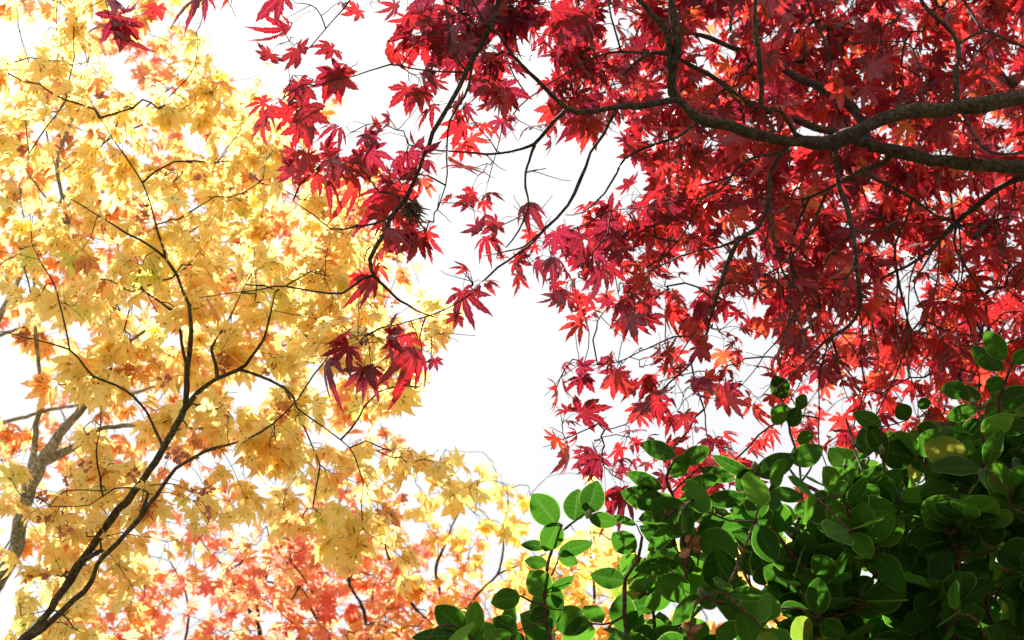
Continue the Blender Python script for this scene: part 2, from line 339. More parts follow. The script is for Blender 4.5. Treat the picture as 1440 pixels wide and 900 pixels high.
            for j in range(nl):
                tt = 1.0 if j < 3 else rng.uniform(.45, 1); q = pth[min(k-1, int(tt*(k-1)))]
                hv = rng.normal(0, 1, 3); hv[2] *= .5
                pd = unit(out*.5+hv*.8+FW*.45); pl = spread*rng.uniform(.5, 1.3)
                lb = q+pd*pl+np.array([0, 0, -.25*pl])
                if keep is not None and not keep(*proj(lb)[:2]): continue
                mid = q+pd*pl*.55+np.array([0, 0, .05*pl])
                tube(part['tw'], np.array([q, mid, lb]), [s.twig_r*.7, s.twig_r*.55, s.twig_r*.5], 3)
                td = unit(pd*.8+np.array([0, 0, -hang])+rng.normal(0, .35, 3))
                nm = np.array([0, 0, .8])+FW*rng.uniform(-.3, 1.1)+rng.normal(0, .5, 3)
                rv = np.clip(rng.normal(.45, .2)+.22*(base_r-.5)*2, 0, 1) if rndf is None else rndf(lb, base_r)
                place_leaf(part['fo'], s.tpl[rng.integers(len(s.tpl))], lb, td, nm, s.lsize*leafscale*max(.5, rng.normal(1, size_var)), rv)
    def finish(s):
        for p in s.parts:
            o = p['tw'].build(p['kind'], M[s.bark], s.root, s.base)
            if p['label']: o['label'] = p['label']
            p['fo'].build('foliage', M[s.leafmat], o, s.base)

GC = 60.0
def grid(rows, r0=0, ncol=24, nrow=15):
    g = np.zeros((nrow, ncol))
    for i, row in enumerate(rows):
        row = row.replace(' ', '')[:ncol]
        for j, c in enumerate(row): g[r0+i, j] = 0 if c == '.' else int(c)/9.0
    return g
def gval(g, x, y):
    """bilinear cover 0..1"""
    gx = np.clip(x/GC-.5, 0, g.shape[1]-1.001); gy = np.clip(y/GC-.5, 0, g.shape[0]-1.001)
    i = int(gy); j = int(gx); fy = gy-i; fx = gx-j
    a = g[i, j]*(1-fx)+g[i, j+1]*fx; b = g[i+1, j]*(1-fx)+g[i+1, j+1]*fx
    return a*(1-fy)+b*fy
def inpoly(x, y, poly):
    c = False; n = len(poly); j = n-1
    for i in range(n):
        xi, yi = poly[i]; xj, yj = poly[j]
        if (yi > y) != (yj > y) and x < (xj-xi)*(y-yi)/(yj-yi)+xi: c = not c
        j = i
    return c
HOLES = [[(622, 500), (625, 462), (690, 415), (735, 400), (775, 402), (822, 470), (775, 515), (762, 560), (760, 640), (800, 680), (742, 690), (640, 650), (592, 636), (570, 560), (600, 520)],
         [(690, 232), (735, 215), (745, 255), (735, 300), (700, 290)], [(780, 215), (830, 215), (800, 290), (750, 320), (765, 262), (790, 240)],
         [(600, 345), (640, 330), (680, 350), (700, 372), (640, 375), (610, 395)], [(440, 60), (500, 105), (520, 150), (500, 155), (440, 95), (425, 70)][:0] or [(240, 8), (380, 5), (372, 100), (340, 130), (322, 80), (262, 28)],
         [(560, 560), (590, 560), (590, 640), (560, 630)],
         [(830, 455), (925, 455), (925, 500), (860, 505), (820, 480)], [(850, 545), (895, 560), (890, 590), (845, 600)]]
def free(x, y): return not any(inpoly(x, y, h) for h in HOLES)
def sample(g, per_cell, depthf, gam=None, bounds=(-60, 1500, -60, 960)):
    out = []
    x0, x1, y0, y1 = bounds
    n = int(per_cell*(x1-x0)*(y1-y0)/GC**2)
    for _ in range(n):
        x = rng.uniform(x0, x1); y = rng.uniform(y0, y1); c = gval(g, x, y)
        dens = -math.log(1-min(c, .97))/3.5 if gam is None else gam(c)
        if rng.random() < dens and (c > .97 or free(x, y)): out.append(P(x, y, depthf(x, y)))
    return np.array(out)

# ------------------------------------------------------------------ ground
acc = Acc(); n = 40; s_ = 300.0
gx = np.linspace(-1, 1, n)**3*s_; XX, YY = np.meshgrid(gx, gx)
ZZ = 0.03*np.sin(XX*1.3)*np.cos(YY*.9)-.03
i = np.arange(n-1)[:, None]*n; j = np.arange(n-1)[None]
acc.add(np.stack([XX, YY, ZZ], -1).reshape(-1, 3), np.stack([i+j, i+j+1, i+n+j+1, i+n+j], -1).reshape(-1, 4))
gm, gnt = newmat('mossy_ground'); g_ = gnt.nodes.new('ShaderNodeNewGeometry'); nz = gnt.nodes.new('ShaderNodeTexNoise'); nz.inputs['Scale'].default_value = 1.5; nz.inputs['Detail'].default_value = 10
gnt.links.new(g_.outputs['Position'], nz.inputs['Vector']); pb = gnt.nodes.new('ShaderNodeBsdfPrincipled'); pb.inputs['Roughness'].default_value = .95
gnt.links.new(ramp(gnt, [(.35, (.07, .05, .03)), (.5, (.09, .10, .035)), (.62, (.22, .10, .04))], nz.outputs[0]), pb.inputs['Base Color'])
go_ = gnt.nodes.new('ShaderNodeOutputMaterial'); gnt.links.new(pb.outputs[0], go_.inputs[0])
ground = acc.build('ground', gm); ground['kind'] = 'structure'

# ================================================================== RED MAPLE
def ground_under(x, y, d):
    p = P(x, y, d); return (p[0], p[1], 0.0)
fork = P(1730, 330, 3.3)
red = Tree('maple_tree', 'red-leaved maple reaching in from the right with thick dark crooked limbs', 'tree', (fork[0]+.05, fork[1]+.05, 0), 'bark_dark', 'red', TPL['red'], .0495, .0011, 'maple trees in autumn colour')
tw = np.array([[fork[0]+.05, fork[1]+.05, -.1], [fork[0]+.06, fork[1]+.04, .5], [fork[0]-.02, fork[1]+.06, 1.2], fork+np.array([.05, 0, -.5]), fork])
red.add_path(tw, [.15, .11, .095, .08, .065], 'trunk')
B = red.branch
L1 = B([(1730,330,50),(1620,200,36),(1520,130,30),(1440,132,26),(1400,144,24),(1330,154,24),(1290,152,23),(1235,165,22),(1192,192,26),(1160,203,21),(1110,200,18),(1070,190,19),(1030,175,21),(985,172,19),(960,155,16),(945,138,17),(942,110,14),(948,75,14),(945,30,11),(942,-30,9)], -.25, depth=3.3, kind='limb')
L2 = B([(1730,330,46),(1600,290,34),(1500,256,25),(1440,240,22),(1400,236,20),(1330,231,21),(1280,222,19),(1240,212,17),(1195,195,13),(1150,180,12),(1105,165,11),(1060,150,9),(1030,130,8),(1000,108,8),(965,90,7),(935,73,7),(905,80,6),(880,103,4)], -.02, kind='limb')
L3 = B([(1232,207,14),(1222,195,15),(1212,165,15),(1190,138,16),(1160,124,14),(1120,105,13),(1085,82,12),(1040,70,9),(1000,52,7),(960,42,5),(900,20,3),(860,5,2)], .5, kind='limb', label='pale olive limb arching behind the darker ones')
L4 = B([(1345,150,10),(1345,110,9),(1349,65,8),(1330,38,8),(1300,8,7),(1285,-30,6)], .1)
B([(1349,62,5),(1385,42,5),(1420,55,4),(1470,80,4)], .1)
B([(1385,42,5),(1360,10,4),(1350,-30,3)], .1)
B([(942,100,14),(938,45,13),(915,20,11),(895,-5,10),(880,-30,9)], -.1)
L5 = B([(1178,200,9),(1176,225,9),(1180,262,9),(1199,312,9),(1204,355,8),(1209,395,8),(1209,435,7),(1195,457,6),(1170,475,5),(1150,492,4),(1122,520,3),(1088,550,2)], -.15)
B([(1204,385,4),(1188,392,4),(1184,390,2)], 0)
B([(1198,330,5),(1180,345,4),(1167,358,4),(1155,380,3),(1143,405,2)], .15)
B([(1203,328,3),(1235,322,3),(1265,308,2.5)], .1)
L6 = B([(1262,222,8),(1240,228,8),(1210,238,8),(1178,258,6),(1155,272,5),(1130,281,4)], .0)
B([(1162,270,5),(1145,305,5),(1125,345,5),(1112,365,4),(1122,395,3.5),(1150,432,3),(1166,480,2),(1180,530,1.5)], -.1)
B([(1136,280,4),(1120,325,4),(1112,362,4),(1118,420,3),(1113,470,2),(1105,505,1.5)], .1)
B([(1116,362,3),(1095,378,3),(1060,395,2),(1010,425,1.5)], .1)
L7 = B([(1212,238,7),(1245,258,6),(1284,277,6),(1315,300,4),(1340,312,3),(1370,335,2)], .2)
B([(1284,277,5),(1274,308,5),(1258,345,4),(1262,395,4),(1275,448,3),(1270,505,2)], .1)
L8 = B([(1470,240,11),(1430,252,11),(1400,265,10),(1372,288,9),(1345,310,8),(1320,338,6),(1290,365,5),(1240,392,4),(1200,412,3),(1160,440,2)], .3)
B([(1345,312,5),(1341,340,5),(1355,372,5),(1375,402,4),(1388,432,4),(1390,490,2.5)], .1)
B([(1340,318,5),(1315,350,4),(1300,375,4),(1285,395,2)], -.1)
L9 = B([(1104,203,8),(1086,238,7),(1082,290,7),(1088,340,5),(1100,382,4),(1130,420,3),(1145,470,2)], -.1)
L9b = B([(1084,270,6),(1062,320,7),(1040,335,7),(1022,372,7),(1010,405,6),(995,448,5),(988,470,4),(968,505,3.5),(940,532,3),(915,560,3),(890,590,2),(850,605,1.5)], -.1)
B([(1040,335,5),(1012,347,4),(980,352,3),(945,366,3),(905,385,2)], .1)
B([(988,468,4),(960,472,3),(925,482,2.5),(870,508,2),(820,515,1.5)], -.1)
B([(968,500,3),(978,540,3),(990,575,3),(996,620,2)], -.1)
B([(945,140,14),(910,146,12),(880,150,11),(850,155,9),(820,158,8),(796,156,8),(760,125,7),(722,82,6),(700,50,5),(680,30,4),(655,-20,3)], -.35, label='long left-hand branch bending back up')
B([(796,157,7),(777,175,7),(750,203,6),(720,212,4),(690,214,3.5),(640,212,3),(575,204,2)], -.1)
B([(750,203,5),(744,225,5),(738,265,5),(742,290,3),(728,325,3),(712,348,2)], -.1)
L10 = B([(868,160,7),(850,190,6),(832,215,5),(815,258,6),(800,290,5),(765,325,5),(740,350,4),(700,375,3.5),(655,418,2.5),(600,445,2),(540,460,1.5)], -.25)
B([(765,325,4),(738,345,3),(715,352,2.5),(680,360,1.5)], 0)
B([(990,178,6),(955,192,5),(920,203,4),(882,222,4),(868,245,3.5),(850,272,3),(820,298,2),(795,302,1.5)], -.1)
B([(1080,215,5),(1045,228,5),(1012,265,4),(985,278,4),(962,325,3),(930,362,2.5),(905,378,1.5)], .15)
B([(985,278,3),(955,282,2.5),(925,288,2),(860,295,1.5)], 0)
B([(1140,195,8),(1120,190,9),(1100,160,7),(1070,150,8),(1071,128,8),(1068,90,8),(1060,30,7),(1066,-30,6)], -.15)
B([(1010,130,4),(1045,150,4)], 0)
B([(960,95,4),(935,75,4),(875,72,4),(840,80,3.5),(790,106,3),(745,138,2.5),(722,160,2)], -.1)
B([(870,72,3),(862,35,3),(850,-20,2.5)], 0)
B([(1180,128,5),(1165,70,5),(1145,30,5),(1130,-20,4)], .1)
B([(1350,165,6),(1380,205,5),(1410,218,4),(1450,215,3)], -.1)
B([(1240,160,5),(1300,125,4),(1290,90,3),(1270,60,2.5),(1180,62,2)], .3)
# fine twigs hanging below the crooked limbs
for x, y, n_ in [(1208,440,6),(1170,475,5),(1112,395,5),(1118,430,5),(1150,435,5),(1275,450,6),(1262,400,5),(1388,432,6),(1375,405,6),(1240,392,5),(1200,412,5),(1320,338,6),(1345,372,6),(1290,365,6),(1130,420,5),(1083,290,6),(1204,355,5),(1166,480,4),(1270,500,4),(1010,405,4),(1345,312,6),(1400,265,6),(1430,252,6),(1095,378,5),(1143,405,5),(1285,395,5)]:
    pts = [(x, y, 2.8)]; a_ = rng.uniform(-.5, .5)
    for k_ in range(n_):
        a_ += rng.normal(0, .45); a_ *= .8; x += 26*math.sin(a_); y += 27; pts.append((x, y, max(1.2, 2.8-.35*k_)))
    B(pts, rng.uniform(-.25, .1), wob=.02)
# upper-left near branch, joined to the trunk above the picture
L12 = B([(1640,215,26),(1480,-60,20),(1250,-220,17),(1000,-240,14),(800,-170,11),(725,-80,9),(703,-10,8.5),(690,40,8.5),(668,82,8.5),(648,125,8),(622,170,7.5),(605,205,7),(592,240,6.5),(573,278,6.5),(553,303,6.5),(540,332,6.5),(524,365,6),(526,387,5)], -.55, label='long slender branch hanging down left of the main limbs')
B([(526,387,5),(508,392,4.5),(480,413,4),(440,410,3.5),(400,403,3),(350,410,2),(280,418,1.5)], -.05)
B([(526,387,5),(543,405,4.5),(560,421,4),(585,437,3),(612,446,2)], 0)
B([(568,287,5),(545,308,4),(500,320,3.5),(465,322,3),(440,302,2.5),(412,282,1.5)], -.1)
B([(668,82,5),(661,120,4.5),(645,150,3.5),(630,182,3),(628,240,2.5),(618,285,2)], .1)
B([(655,110,4),(620,100,3),(575,98,2.5),(548,92,2.5),(480,110,2),(415,128,1.5)], -.1)
B([(560,95,2.5),(592,50,2.5),(612,0,2),(620,-30,2)], .0)
B([(652,95,3),(636,72,3),(628,30,3),(624,-20,2.5)], .05)
B([(725,-80,6),(560,-70,5),(420,-50,4),(300,-25,2.5),(170,-25,1.5)], -.3)
B([(590,-75,4),(520,-30,3),(470,30,2.5),(430,70,2),(418,60,1.5)], -.1)
N = np.array(red.nodes); NPX = np.stack(proj(N), 1)
def red_depth(x, y):
    k = int(np.argmin((NPX[:, 0]-x)**2+(NPX[:, 1]-y)**2)); d = NPX[k, 2]
    c = gval(GR, x, y)
    if x > 820: return d+.16+abs(rng.normal(0, .35))+max(0, rng.normal(0, .8))*min(1, (x-820)/250) - (.3 if rng.random() < .04 else 0)
    return d+.04+abs(rng.normal(.03, .14))
GR = grid([
 '.......45789999999999998 8'.replace(' ', ''),
 '......5568889999999999 99'.replace(' ', ''),
 '......5866668999999999 99'.replace(' ', ''),
 '......4886344368999999 99'.replace(' ', ''),
 '......2566654268889999 99'.replace(' ', ''),
 '.......276666898779999 99'.replace(' ', ''),
 '........33523277888999 99'.replace(' ', ''),
 '........3321.445579999 99'.replace(' ', ''),
 '........31...344558999 99'.replace(' ', ''),
 '............1334456899 99'.replace(' ', ''),
 '............3345566666 66'.replace(' ', ''),
 '.............3543333'])
att = sample(GR, 8.0, red_depth); att = np.array([a for a in att if rng.random() < np.interp(proj(a)[0], [600, 760, 1000, 1150], [.55, .74, .95, 1.0])])
# the sprays that stand out alone against the sky
solo = [(392,70),(165,15),(140,5),(200,-5),(322,5),(310,-5),(415,12),(445,20),(430,185),(408,150),(450,240),(470,245),(500,235),(508,492),(515,480),(502,486),(520,495),(588,485),(672,255),(690,240),(768,245),(745,378),(665,300),(775,640),(795,625),(790,605),(800,520),(840,520),(870,520),(905,525),(850,635),(885,620),(930,555),(780,560),(840,460),(860,440),(905,500),(975,540),(960,560),(1035,545),(870,680),(850,665),(665,405),(655,395),(1020,480),(1000,470),(940,490),(825,400),(845,350),(500,330),(600,330),(610,320),(570,200),(555,190)]
n_free = len(att)
att = np.concatenate([att, np.array([P(x, y-8, NPX[int(np.argmin((NPX[:, 0]-x)**2+(NPX[:, 1]-y)**2)), 2]-.03) for x, y in solo])])
print('red sprays', len(att))
def red_r(p, b):
    x, y, z = proj(p); far = np.clip((z-3.2)/1.2, 0, 1)
    v = rng.normal(.42, .20)+.4*(b-.5)+.16*far+.08*(x>1150 and y>380)-.10*(x<900)
    return float(np.clip(v, 0, .88) if rng.random() < .985 or x < 950 else rng.uniform(.9, 1))
red.grow(att, (2, 5), .05, few=n_free, spurs=1.5, rndf=red_r, keep=free, hang=.75, size_var=.24)
red.finish()
# withered clump caught in the fork of the hanging branch
def clump(parent, origin, c, n, rad, size, mat, name, tpl='dead', stretch=(1, 1, 1)):
    a = Acc()
    for _ in range(n):
        d = unit(rng.normal(0, 1, 3)); place_leaf(a, TPL[tpl][rng.integers(5)], c+d*rad*rng.uniform(0, 1)*np.array(stretch), unit(rng.normal(0, 1, 3)), rng.normal(0, 1, 3), size*rng.uniform(.6, 1.2), rng.random())
    return a.build(name, M[mat], parent, origin)
zc = NPX[int(np.argmin((NPX[:, 0]-573)**2+(NPX[:, 1]-285)**2)), 2]
clump(red.root, red.base, P(578, 292, zc), 34, .016, .016, 'darkdead', 'withered_leaf_clump')

# ================================================================== YELLOW MAPLE (near, left)
b1 = P(-60, 985, 3.3)
ye = Tree('maple_tree', 'bright yellow maple with a slender dark forked stem rising from the lower left corner', 'tree', (b1[0]-.25, b1[1]-.15, 0), 'bark_mid', 'yellow', TPL['yellow'], .047, .0009, 'maple trees in autumn colour')
B = ye.branch
ye.add_path(np.array([[b1[0]-.25, b1[1]-.15, -.1], [b1[0]-.2, b1[1]-.12, .8], b1+np.array([-.12, -.05, -.5]), b1]), [.05, .038, .03, .025], 'trunk')
B([(-60,985,20),(0,930,17),(35,896,15),(70,855,14),(115,790,13),(150,745,12),(187,690,11),(217,645,11),(246,598,11),(257,577,10)], .25, kind='stem')
B([(120,784,10),(135,778,9),(143,774,7)], 0, kind='stub')
B([(255,580,9),(262,545,7),(264,513,7),(268,460,7),(264,430,6),(257,410,6),(250,390,5.5),(233,363,5),(207,343,4),(173,323,3),(137,301,2),(100,280,1.5)], -.1)
B([(255,580,6),(262,530,5),(256,480,5),(249,445,5),(234,430,4),(196,405,2.5)], .15)
B([(233,363,4),(224,327,3),(217,298,3),(196,245,2.5),(160,195,2),(141,166,1.5)], .1)
B([(257,577,8),(277,553,8),(303,533,8),(333,521,6),(350,503,5),(370,480,4),(379,450,3.5),(387,410,2)], .0, label='pale grey fork')
B([(303,533,7),(304,512,6),(298,488,5),(311,465,4),(327,440,2.5),(345,400,1.5)], .1)
B([(333,520,5),(352,524,5),(390,542,4.5),(412,562,4),(418,578,3),(460,605,2.5),(492,630,1.5)], -.15)
B([(30,900,10),(57,885,10),(100,845,9),(127,820,9),(137,795,8),(165,765,8),(192,733,8),(218,695,7),(247,657,6),(285,635,5),(320,625,4),(350,615,4),(382,597,3),(420,560,2)], -.1, kind='stem')
B([(198,727,5),(206,700,5),(205,692,4),(190,688,3),(160,688,2.5),(125,712,2),(70,712,1.5)], .1)
B([(228,628,5),(205,578,4.5),(178,549,4),(135,528,3.5),(102,492,3.5),(50,478,2.5),(-10,465,2)], .1)
B([(102,492,3),(86,440,3),(76,400,2.5),(55,365,1.5)], .1)
B([(137,690,3),(135,640,3),(140,600,2),(142,570,1.5)], 0)
B([(60,700,2),(95,690,2),(150,690,2)], 0)
Ny = np.stack(proj(np.array(ye.nodes)), 1)
def yd(x, y): return Ny[int(np.argmin((Ny[:, 0]-x)**2+(Ny[:, 1]-y)**2)), 2]+abs(rng.normal(.12, .35))
GY = grid([
 '664431',
 '5524762',
 '6677775',
 '56777773',
 '567777776',
 '567888888 5'.replace(' ', ''),
 '457888888 4'.replace(' ', ''),
 '45777778 874'.replace(' ', ''),
 '377777777 5'.replace(' ', ''),
 '477777777 6'.replace(' ', ''),
 '577777777 41'.replace(' ', ''),
 '577622554 2'.replace(' ', ''),
 '6773211441',
 '6751........',
 '4441'])
att = sample(GY, 4.9, yd, bounds=(-60, 760, -60, 960))
solo = [(668,478),(640,470),(610,460),(590,550),(575,548),(628,638),(325,712),(345,706),(270,700),(180,770),(235,768),(500,740),(515,735),(425,738),(440,720),(470,745),(550,640),(530,640),(575,640),(450,660),(100,20),(60,90),(305,235)]
att = np.concatenate([att, np.array([P(x, y-6, yd(x, y)) for x, y in solo])]); print('yellow sprays', len(att))
def ye_r(p, b): return float(np.clip(rng.normal(.40, .16)+.4*(b-.5), 0, .92) if rng.random() < .975 else rng.uniform(.92, 1))
def clear_trunk(x, y):
    tx = np.interp(y, [560, 650, 812, 900], [125, 62, 5, -30]); return free(x, y) and not (y > 555 and abs(x-tx) < 26 and rng.random() < .85)
ye.grow(att, (4, 7), .045, spurs=1.2, rndf=ye_r, keep=clear_trunk, hang=.55)
# seed bunches
for i, (x, y) in enumerate([(238,636),(250,640),(268,642),(188,668),(97,675),(120,655),(277,695),(290,688),(62,728),(90,745),(205,295),(200,305),(285,250),(490,300),(313,500),(315,515),(292,720),(65,805),(35,812),(232,537),(380,520),(60,700)]):
    c = P(x, y, Ny[int(np.argmin((Ny[:, 0]-x)**2+(Ny[:, 1]-y)**2)), 2]+.02)
    a = Acc()
    for _ in range(14):
        d = unit(rng.normal(0, 1, 3)); place_leaf(a, TPL['cam'][rng.integers(16)], c+d*.008, unit(d+rng.normal(0, .5, 3)), rng.normal(0, 1, 3), .014*rng.uniform(.6, 1.3), rng.random())
    k = int(np.argmin((np.array(ye.nodes)-c).__pow__(2).sum(1))); tube(a, np.array([ye.nodes[k], (ye.nodes[k]+c)/2+[0, 0, .01], c]), [.0008]*3, 3)
    a.build('seed_bunch', M['samara'], ye.root, ye.base)
ye.finish()

# ================================================================== GOLDEN MAPLE with pale trunk
b2 = P(-90, 960, 4.6)
go = Tree('maple_tree', 'golden yellow maple with a thick pale green-grey trunk at the left edge', 'tree', (b2[0]-.1, b2[1]-.2, 0), 'bark_pale', 'gold', TPL['yellow'], .052, .0010, 'maple trees in autumn colour')
B = go.branch
go.add_path(np.array([[b2[0]-.1, b2[1]-.2, -.1], [b2[0]-.1, b2[1]-.15, 1.0], b2+np.array([-.05, -.03, -.6]), b2]), [.10, .075, .06, .05], 'trunk')
B([(-90,960,36),(-30,870,28),(0,812,24),(17,775,23),(30,733,22),(43,685,22),(62,650,19),(88,612,16),(110,585,13),(128,558,11),(140,530,9),(148,460,7),(128,400,6),(95,320,5),(80,232,5),(97,180,5),(110,140,4),(122,97,3),(127,60,2)], .3, kind='limb')
B([(47,675,13),(52,635,10),(50,600,9),(57,570,8),(55,530,7),(50,460,6),(48,400,5),(40,340,3),(28,260,2),(20,200,1.5)], .1, kind='limb')
B([(55,662,16),(85,640,13),(108,625,10),(128,605,8),(160,600,7),(210,599,6),(250,601,5),(312,600,3),(345,590,2)], .3)
B([(140,520,6),(180,480,6),(232,450,6),(300,438,5.5),(352,441,5),(412,449,4),(470,462,3),(560,480,2)], .2)
B([(122,97,2),(122,80,2),(110,55,1.5)], 0)
B([(148,450,5),(200,390,5),(260,330,4),(330,290,4),(375,245,4),(405,222,3)], .2)
B([(97,330,4),(40,240,3),(0,160,2.5),(-30,120,2)], .1)
B([(80,245,4),(150,200,3),(240,165,2),(310,160,1.5)], .1)
B([(108,625,6),(140,640,5),(160,655,4)], .0)
B([(80,250,3),(55,150,2.5),(30,60,2),(20,0,1.5)], .2)
GG = grid([
 '776532',
 '664366',
 '8777762',
 '7777776',
 '888888886'.replace(' ', ''),
 '688888887 3'.replace(' ', ''),
 '578888888 5'.replace(' ', ''),
 '467777888 632'.replace(' ', ''),
 '367777777 5'.replace(' ', ''),
 '578888887 4'.replace(' ', ''),
 '677777655 3'.replace(' ', ''),
 '777411354 1'.replace(' ', ''),
 '775311',
 '774',
 '663'])
Ng = np.stack(proj(np.array(go.nodes)), 1)
def gd(x, y): return Ng[int(np.argmin((Ng[:, 0]-x)**2+(Ng[:, 1]-y)**2)), 2]+.1+abs(rng.normal(0, .4))
att = sample(GG, 5.0, gd, bounds=(-60, 760, -60, 960)); print('gold sprays', len(att))
def go_r(p, b): return float(np.clip(rng.normal(.42, .18)+.5*(b-.5), 0, .85) if rng.random() < .93 else rng.uniform(.88, 1))
go.grow(att, (4, 7), .05, spurs=.8, rndf=go_r, keep=clear_trunk, hang=.55)
go.finish()

# ================================================================== ORANGE MAPLE far behind, upper left
b3 = P(-230, 900, 7.0)
fo = Tree('maple_tree', 'orange and coral maple showing through behind the yellow leaves at upper left', 'tree', (b3[0], b3[1], 0), 'bark_pale', 'coral', TPL['far'], .058, .0013, 'maple trees in autumn colour')
fo.add_path(np.array([[b3[0], b3[1], -.1], [b3[0], b3[1], 1.5], b3]), [.12, .09, .06], 'trunk')
B = fo.branch
B([(-230,900,24),(-120,640,16),(-20,480,9),(60,330,7),(140,210,5),(230,130,3),(300,80,2)], .2, kind='limb')
B([(-20,480,7),(80,440,5),(200,380,4),(320,300,5),(400,220,3)], .2, kind='limb')
B([(-120,640,9),(20,590,6),(160,560,5),(300,520,5),(420,480,3),(540,500,2)], .2, kind='limb')
B([(60,330,8),(40,200,5),(60,80,3)], .2)
GF = grid(['334322', '4554662', '65566672', '5556666 2'.replace(' ', ''), '555555553', '355666665', '246666666 4'.replace(' ', ''), '23555555 533'.replace(' ', ''), '24455555 55'.replace(' ', ''), '34444444 43'.replace(' ', ''), '444432333'])
Nf = np.stack(proj(np.array(fo.nodes)), 1)
att = sample(GF, 9.0, lambda x, y: Nf[int(np.argmin((Nf[:, 0]-x)**2+(Nf[:, 1]-y)**2)), 2]+rng.normal(0, .5), bounds=(-60, 760, -60, 760)); print('far orange', len(att))
fo.grow(att, (4, 7), .05, rndf=lambda p, b: float(np.clip(rng.normal(.55, .2)+.4*(b-.5), 0, 1)), keep=free, hang=.4)
fo.finish()

# ================================================================== CORAL MAPLE, bottom left of centre
b4 = P(395, 1120, 6.0)
co = Tree('maple_tree', 'coral-pink and orange maple with thin upright stems at the bottom left of centre', 'tree', (b4[0], b4[1], 0), 'bark_mid', 'coral', TPL['far'], .049, .0012, 'maple trees in autumn colour')
co.add_path(np.array([[b4[0], b4[1], -.1], [b4[0]+.03, b4[1], .9], b4]), [.09, .06, .045], 'trunk')
B = co.branch
B([(395,1120,24),(372,960,12),(364,900,8),(361,878,7),(345,850,5),(330,820,4.5),(320,802,3.5),(290,770,2.5),(270,740,1.5)], .1, kind='stem')
B([(361,878,6),(365,842,5),(374,810,4),(382,780,3),(375,740,2)], -.1)
B([(395,1120,16),(500,960,8),(515,900,6),(513,860,5),(492,825,5),(480,780,4),(470,740,3),(478,700,2)], .1, kind='stem')
B([(395,1120,18),(230,990,9),(200,900,6),(185,840,5),(160,800,3),(150,760,2)], .2, kind='stem')
B([(500,960,6),(455,890,4),(425,830,4),(400,790,3),(390,740,2)], .1)
B([(230,990,6),(260,900,4),(262,840,3),(240,790,2)], -.1)
B([(345,850,4),(310,832,3),(285,828,2.5),(262,815,2)], 0)
B([(320,803,3),(340,792,3),(355,778,2.5)], 0)
B([(200,900,4),(120,870,3),(80,850,2)], 0)
GO = grid(['.....24521', '.2455788885', '.468887888 62'.replace(' ', ''), '.588887888 62'.replace(' ', ''), ], 11)
Nc = np.stack(proj(np.array(co.nodes)), 1)
def cdep(x, y): return Nc[int(np.argmin((Nc[:, 0]-x)**2+(Nc[:, 1]-y)**2)), 2]+rng.normal(0, .4)
att = sample(GO, 15, cdep, bounds=(-20, 780, 640, 960)); print('coral', len(att))
co.grow(att, (4, 7), .05, spurs=.4, rndf=lambda p, b: float(np.clip(rng.normal(.48, .2)+.45*(b-.5), 0, 1)), keep=free, hang=.4)
co.finish()

# ================================================================== AMBER MAPLE, bottom centre
b5 = P(760, 1130, 5.6)
am = Tree('maple_tree', 'amber and yellow maple at the bottom centre behind the green camellia', 'tree', (b5[0], b5[1], 0), 'bark_mid', 'amber', TPL['far'], .056, .0012, 'maple trees in autumn colour')
am.add_path(np.array([[b5[0], b5[1], -.1], [b5[0]-.03, b5[1], .9], b5]), [.09, .065, .05], 'trunk')
B = am.branch
B([(760,1130,26),(690,1000,12),(640,930,9),(605,880,6),(580,855,5),(560,820,4.5),(545,780,3.5),(534,745,3)], .1, kind='stem')
B([(640,930,8),(630,870,5),(612,808,5),(622,775,4),(634,742,3),(650,712,2)], -.1)
B([(690,1000,8),(655,880,6),(665,848,5),(685,823,4),(700,808,3.5),(707,780,3),(708,740,2)], .1)
B([(700,808,3),(730,795,3),(765,780,2)], 0)
B([(760,1130,16),(820,960,8),(830,880,5),(835,820,4),(830,770,3),(832,745,2)], .1, kind='stem')
B([(820,960,6),(900,900,4),(950,870,3),(1000,850,2)], .1)
GA = grid(['........12.6521', '........2347775 31'.replace(' ', ''), '........2368999 8643'.replace(' ', ''), '........2467888 88665 32'.replace(' ', '')], 11)
Na = np.stack(proj(np.array(am.nodes)), 1)
def ad(x, y): return Na[int(np.argmin((Na[:, 0]-x)**2+(Na[:, 1]-y)**2)), 2]+rng.normal(0, .4)
att = sample(GA, 9.5, ad, bounds=(480, 1300, 640, 960))
solo = [(600,700),(640,670),(660,690),(680,680),(670,660),(720,690),(745,700),(590,720),(620,690),(635,680),(628,638)]
att = np.concatenate([att, np.array([P(x, y-4, ad(x, y)) for x, y in solo])]); print('amber', len(att))
def am_r(p, b):
    x, y, z = proj(p); return float(np.clip(rng.normal(.55, .17)+.4*(b-.5)+np.clip((760-y)/300, -.12, .3), 0, 1))
am.grow(att, (4, 7), .05, spurs=.3, rndf=am_r, keep=free, hang=.4)
am.finish()

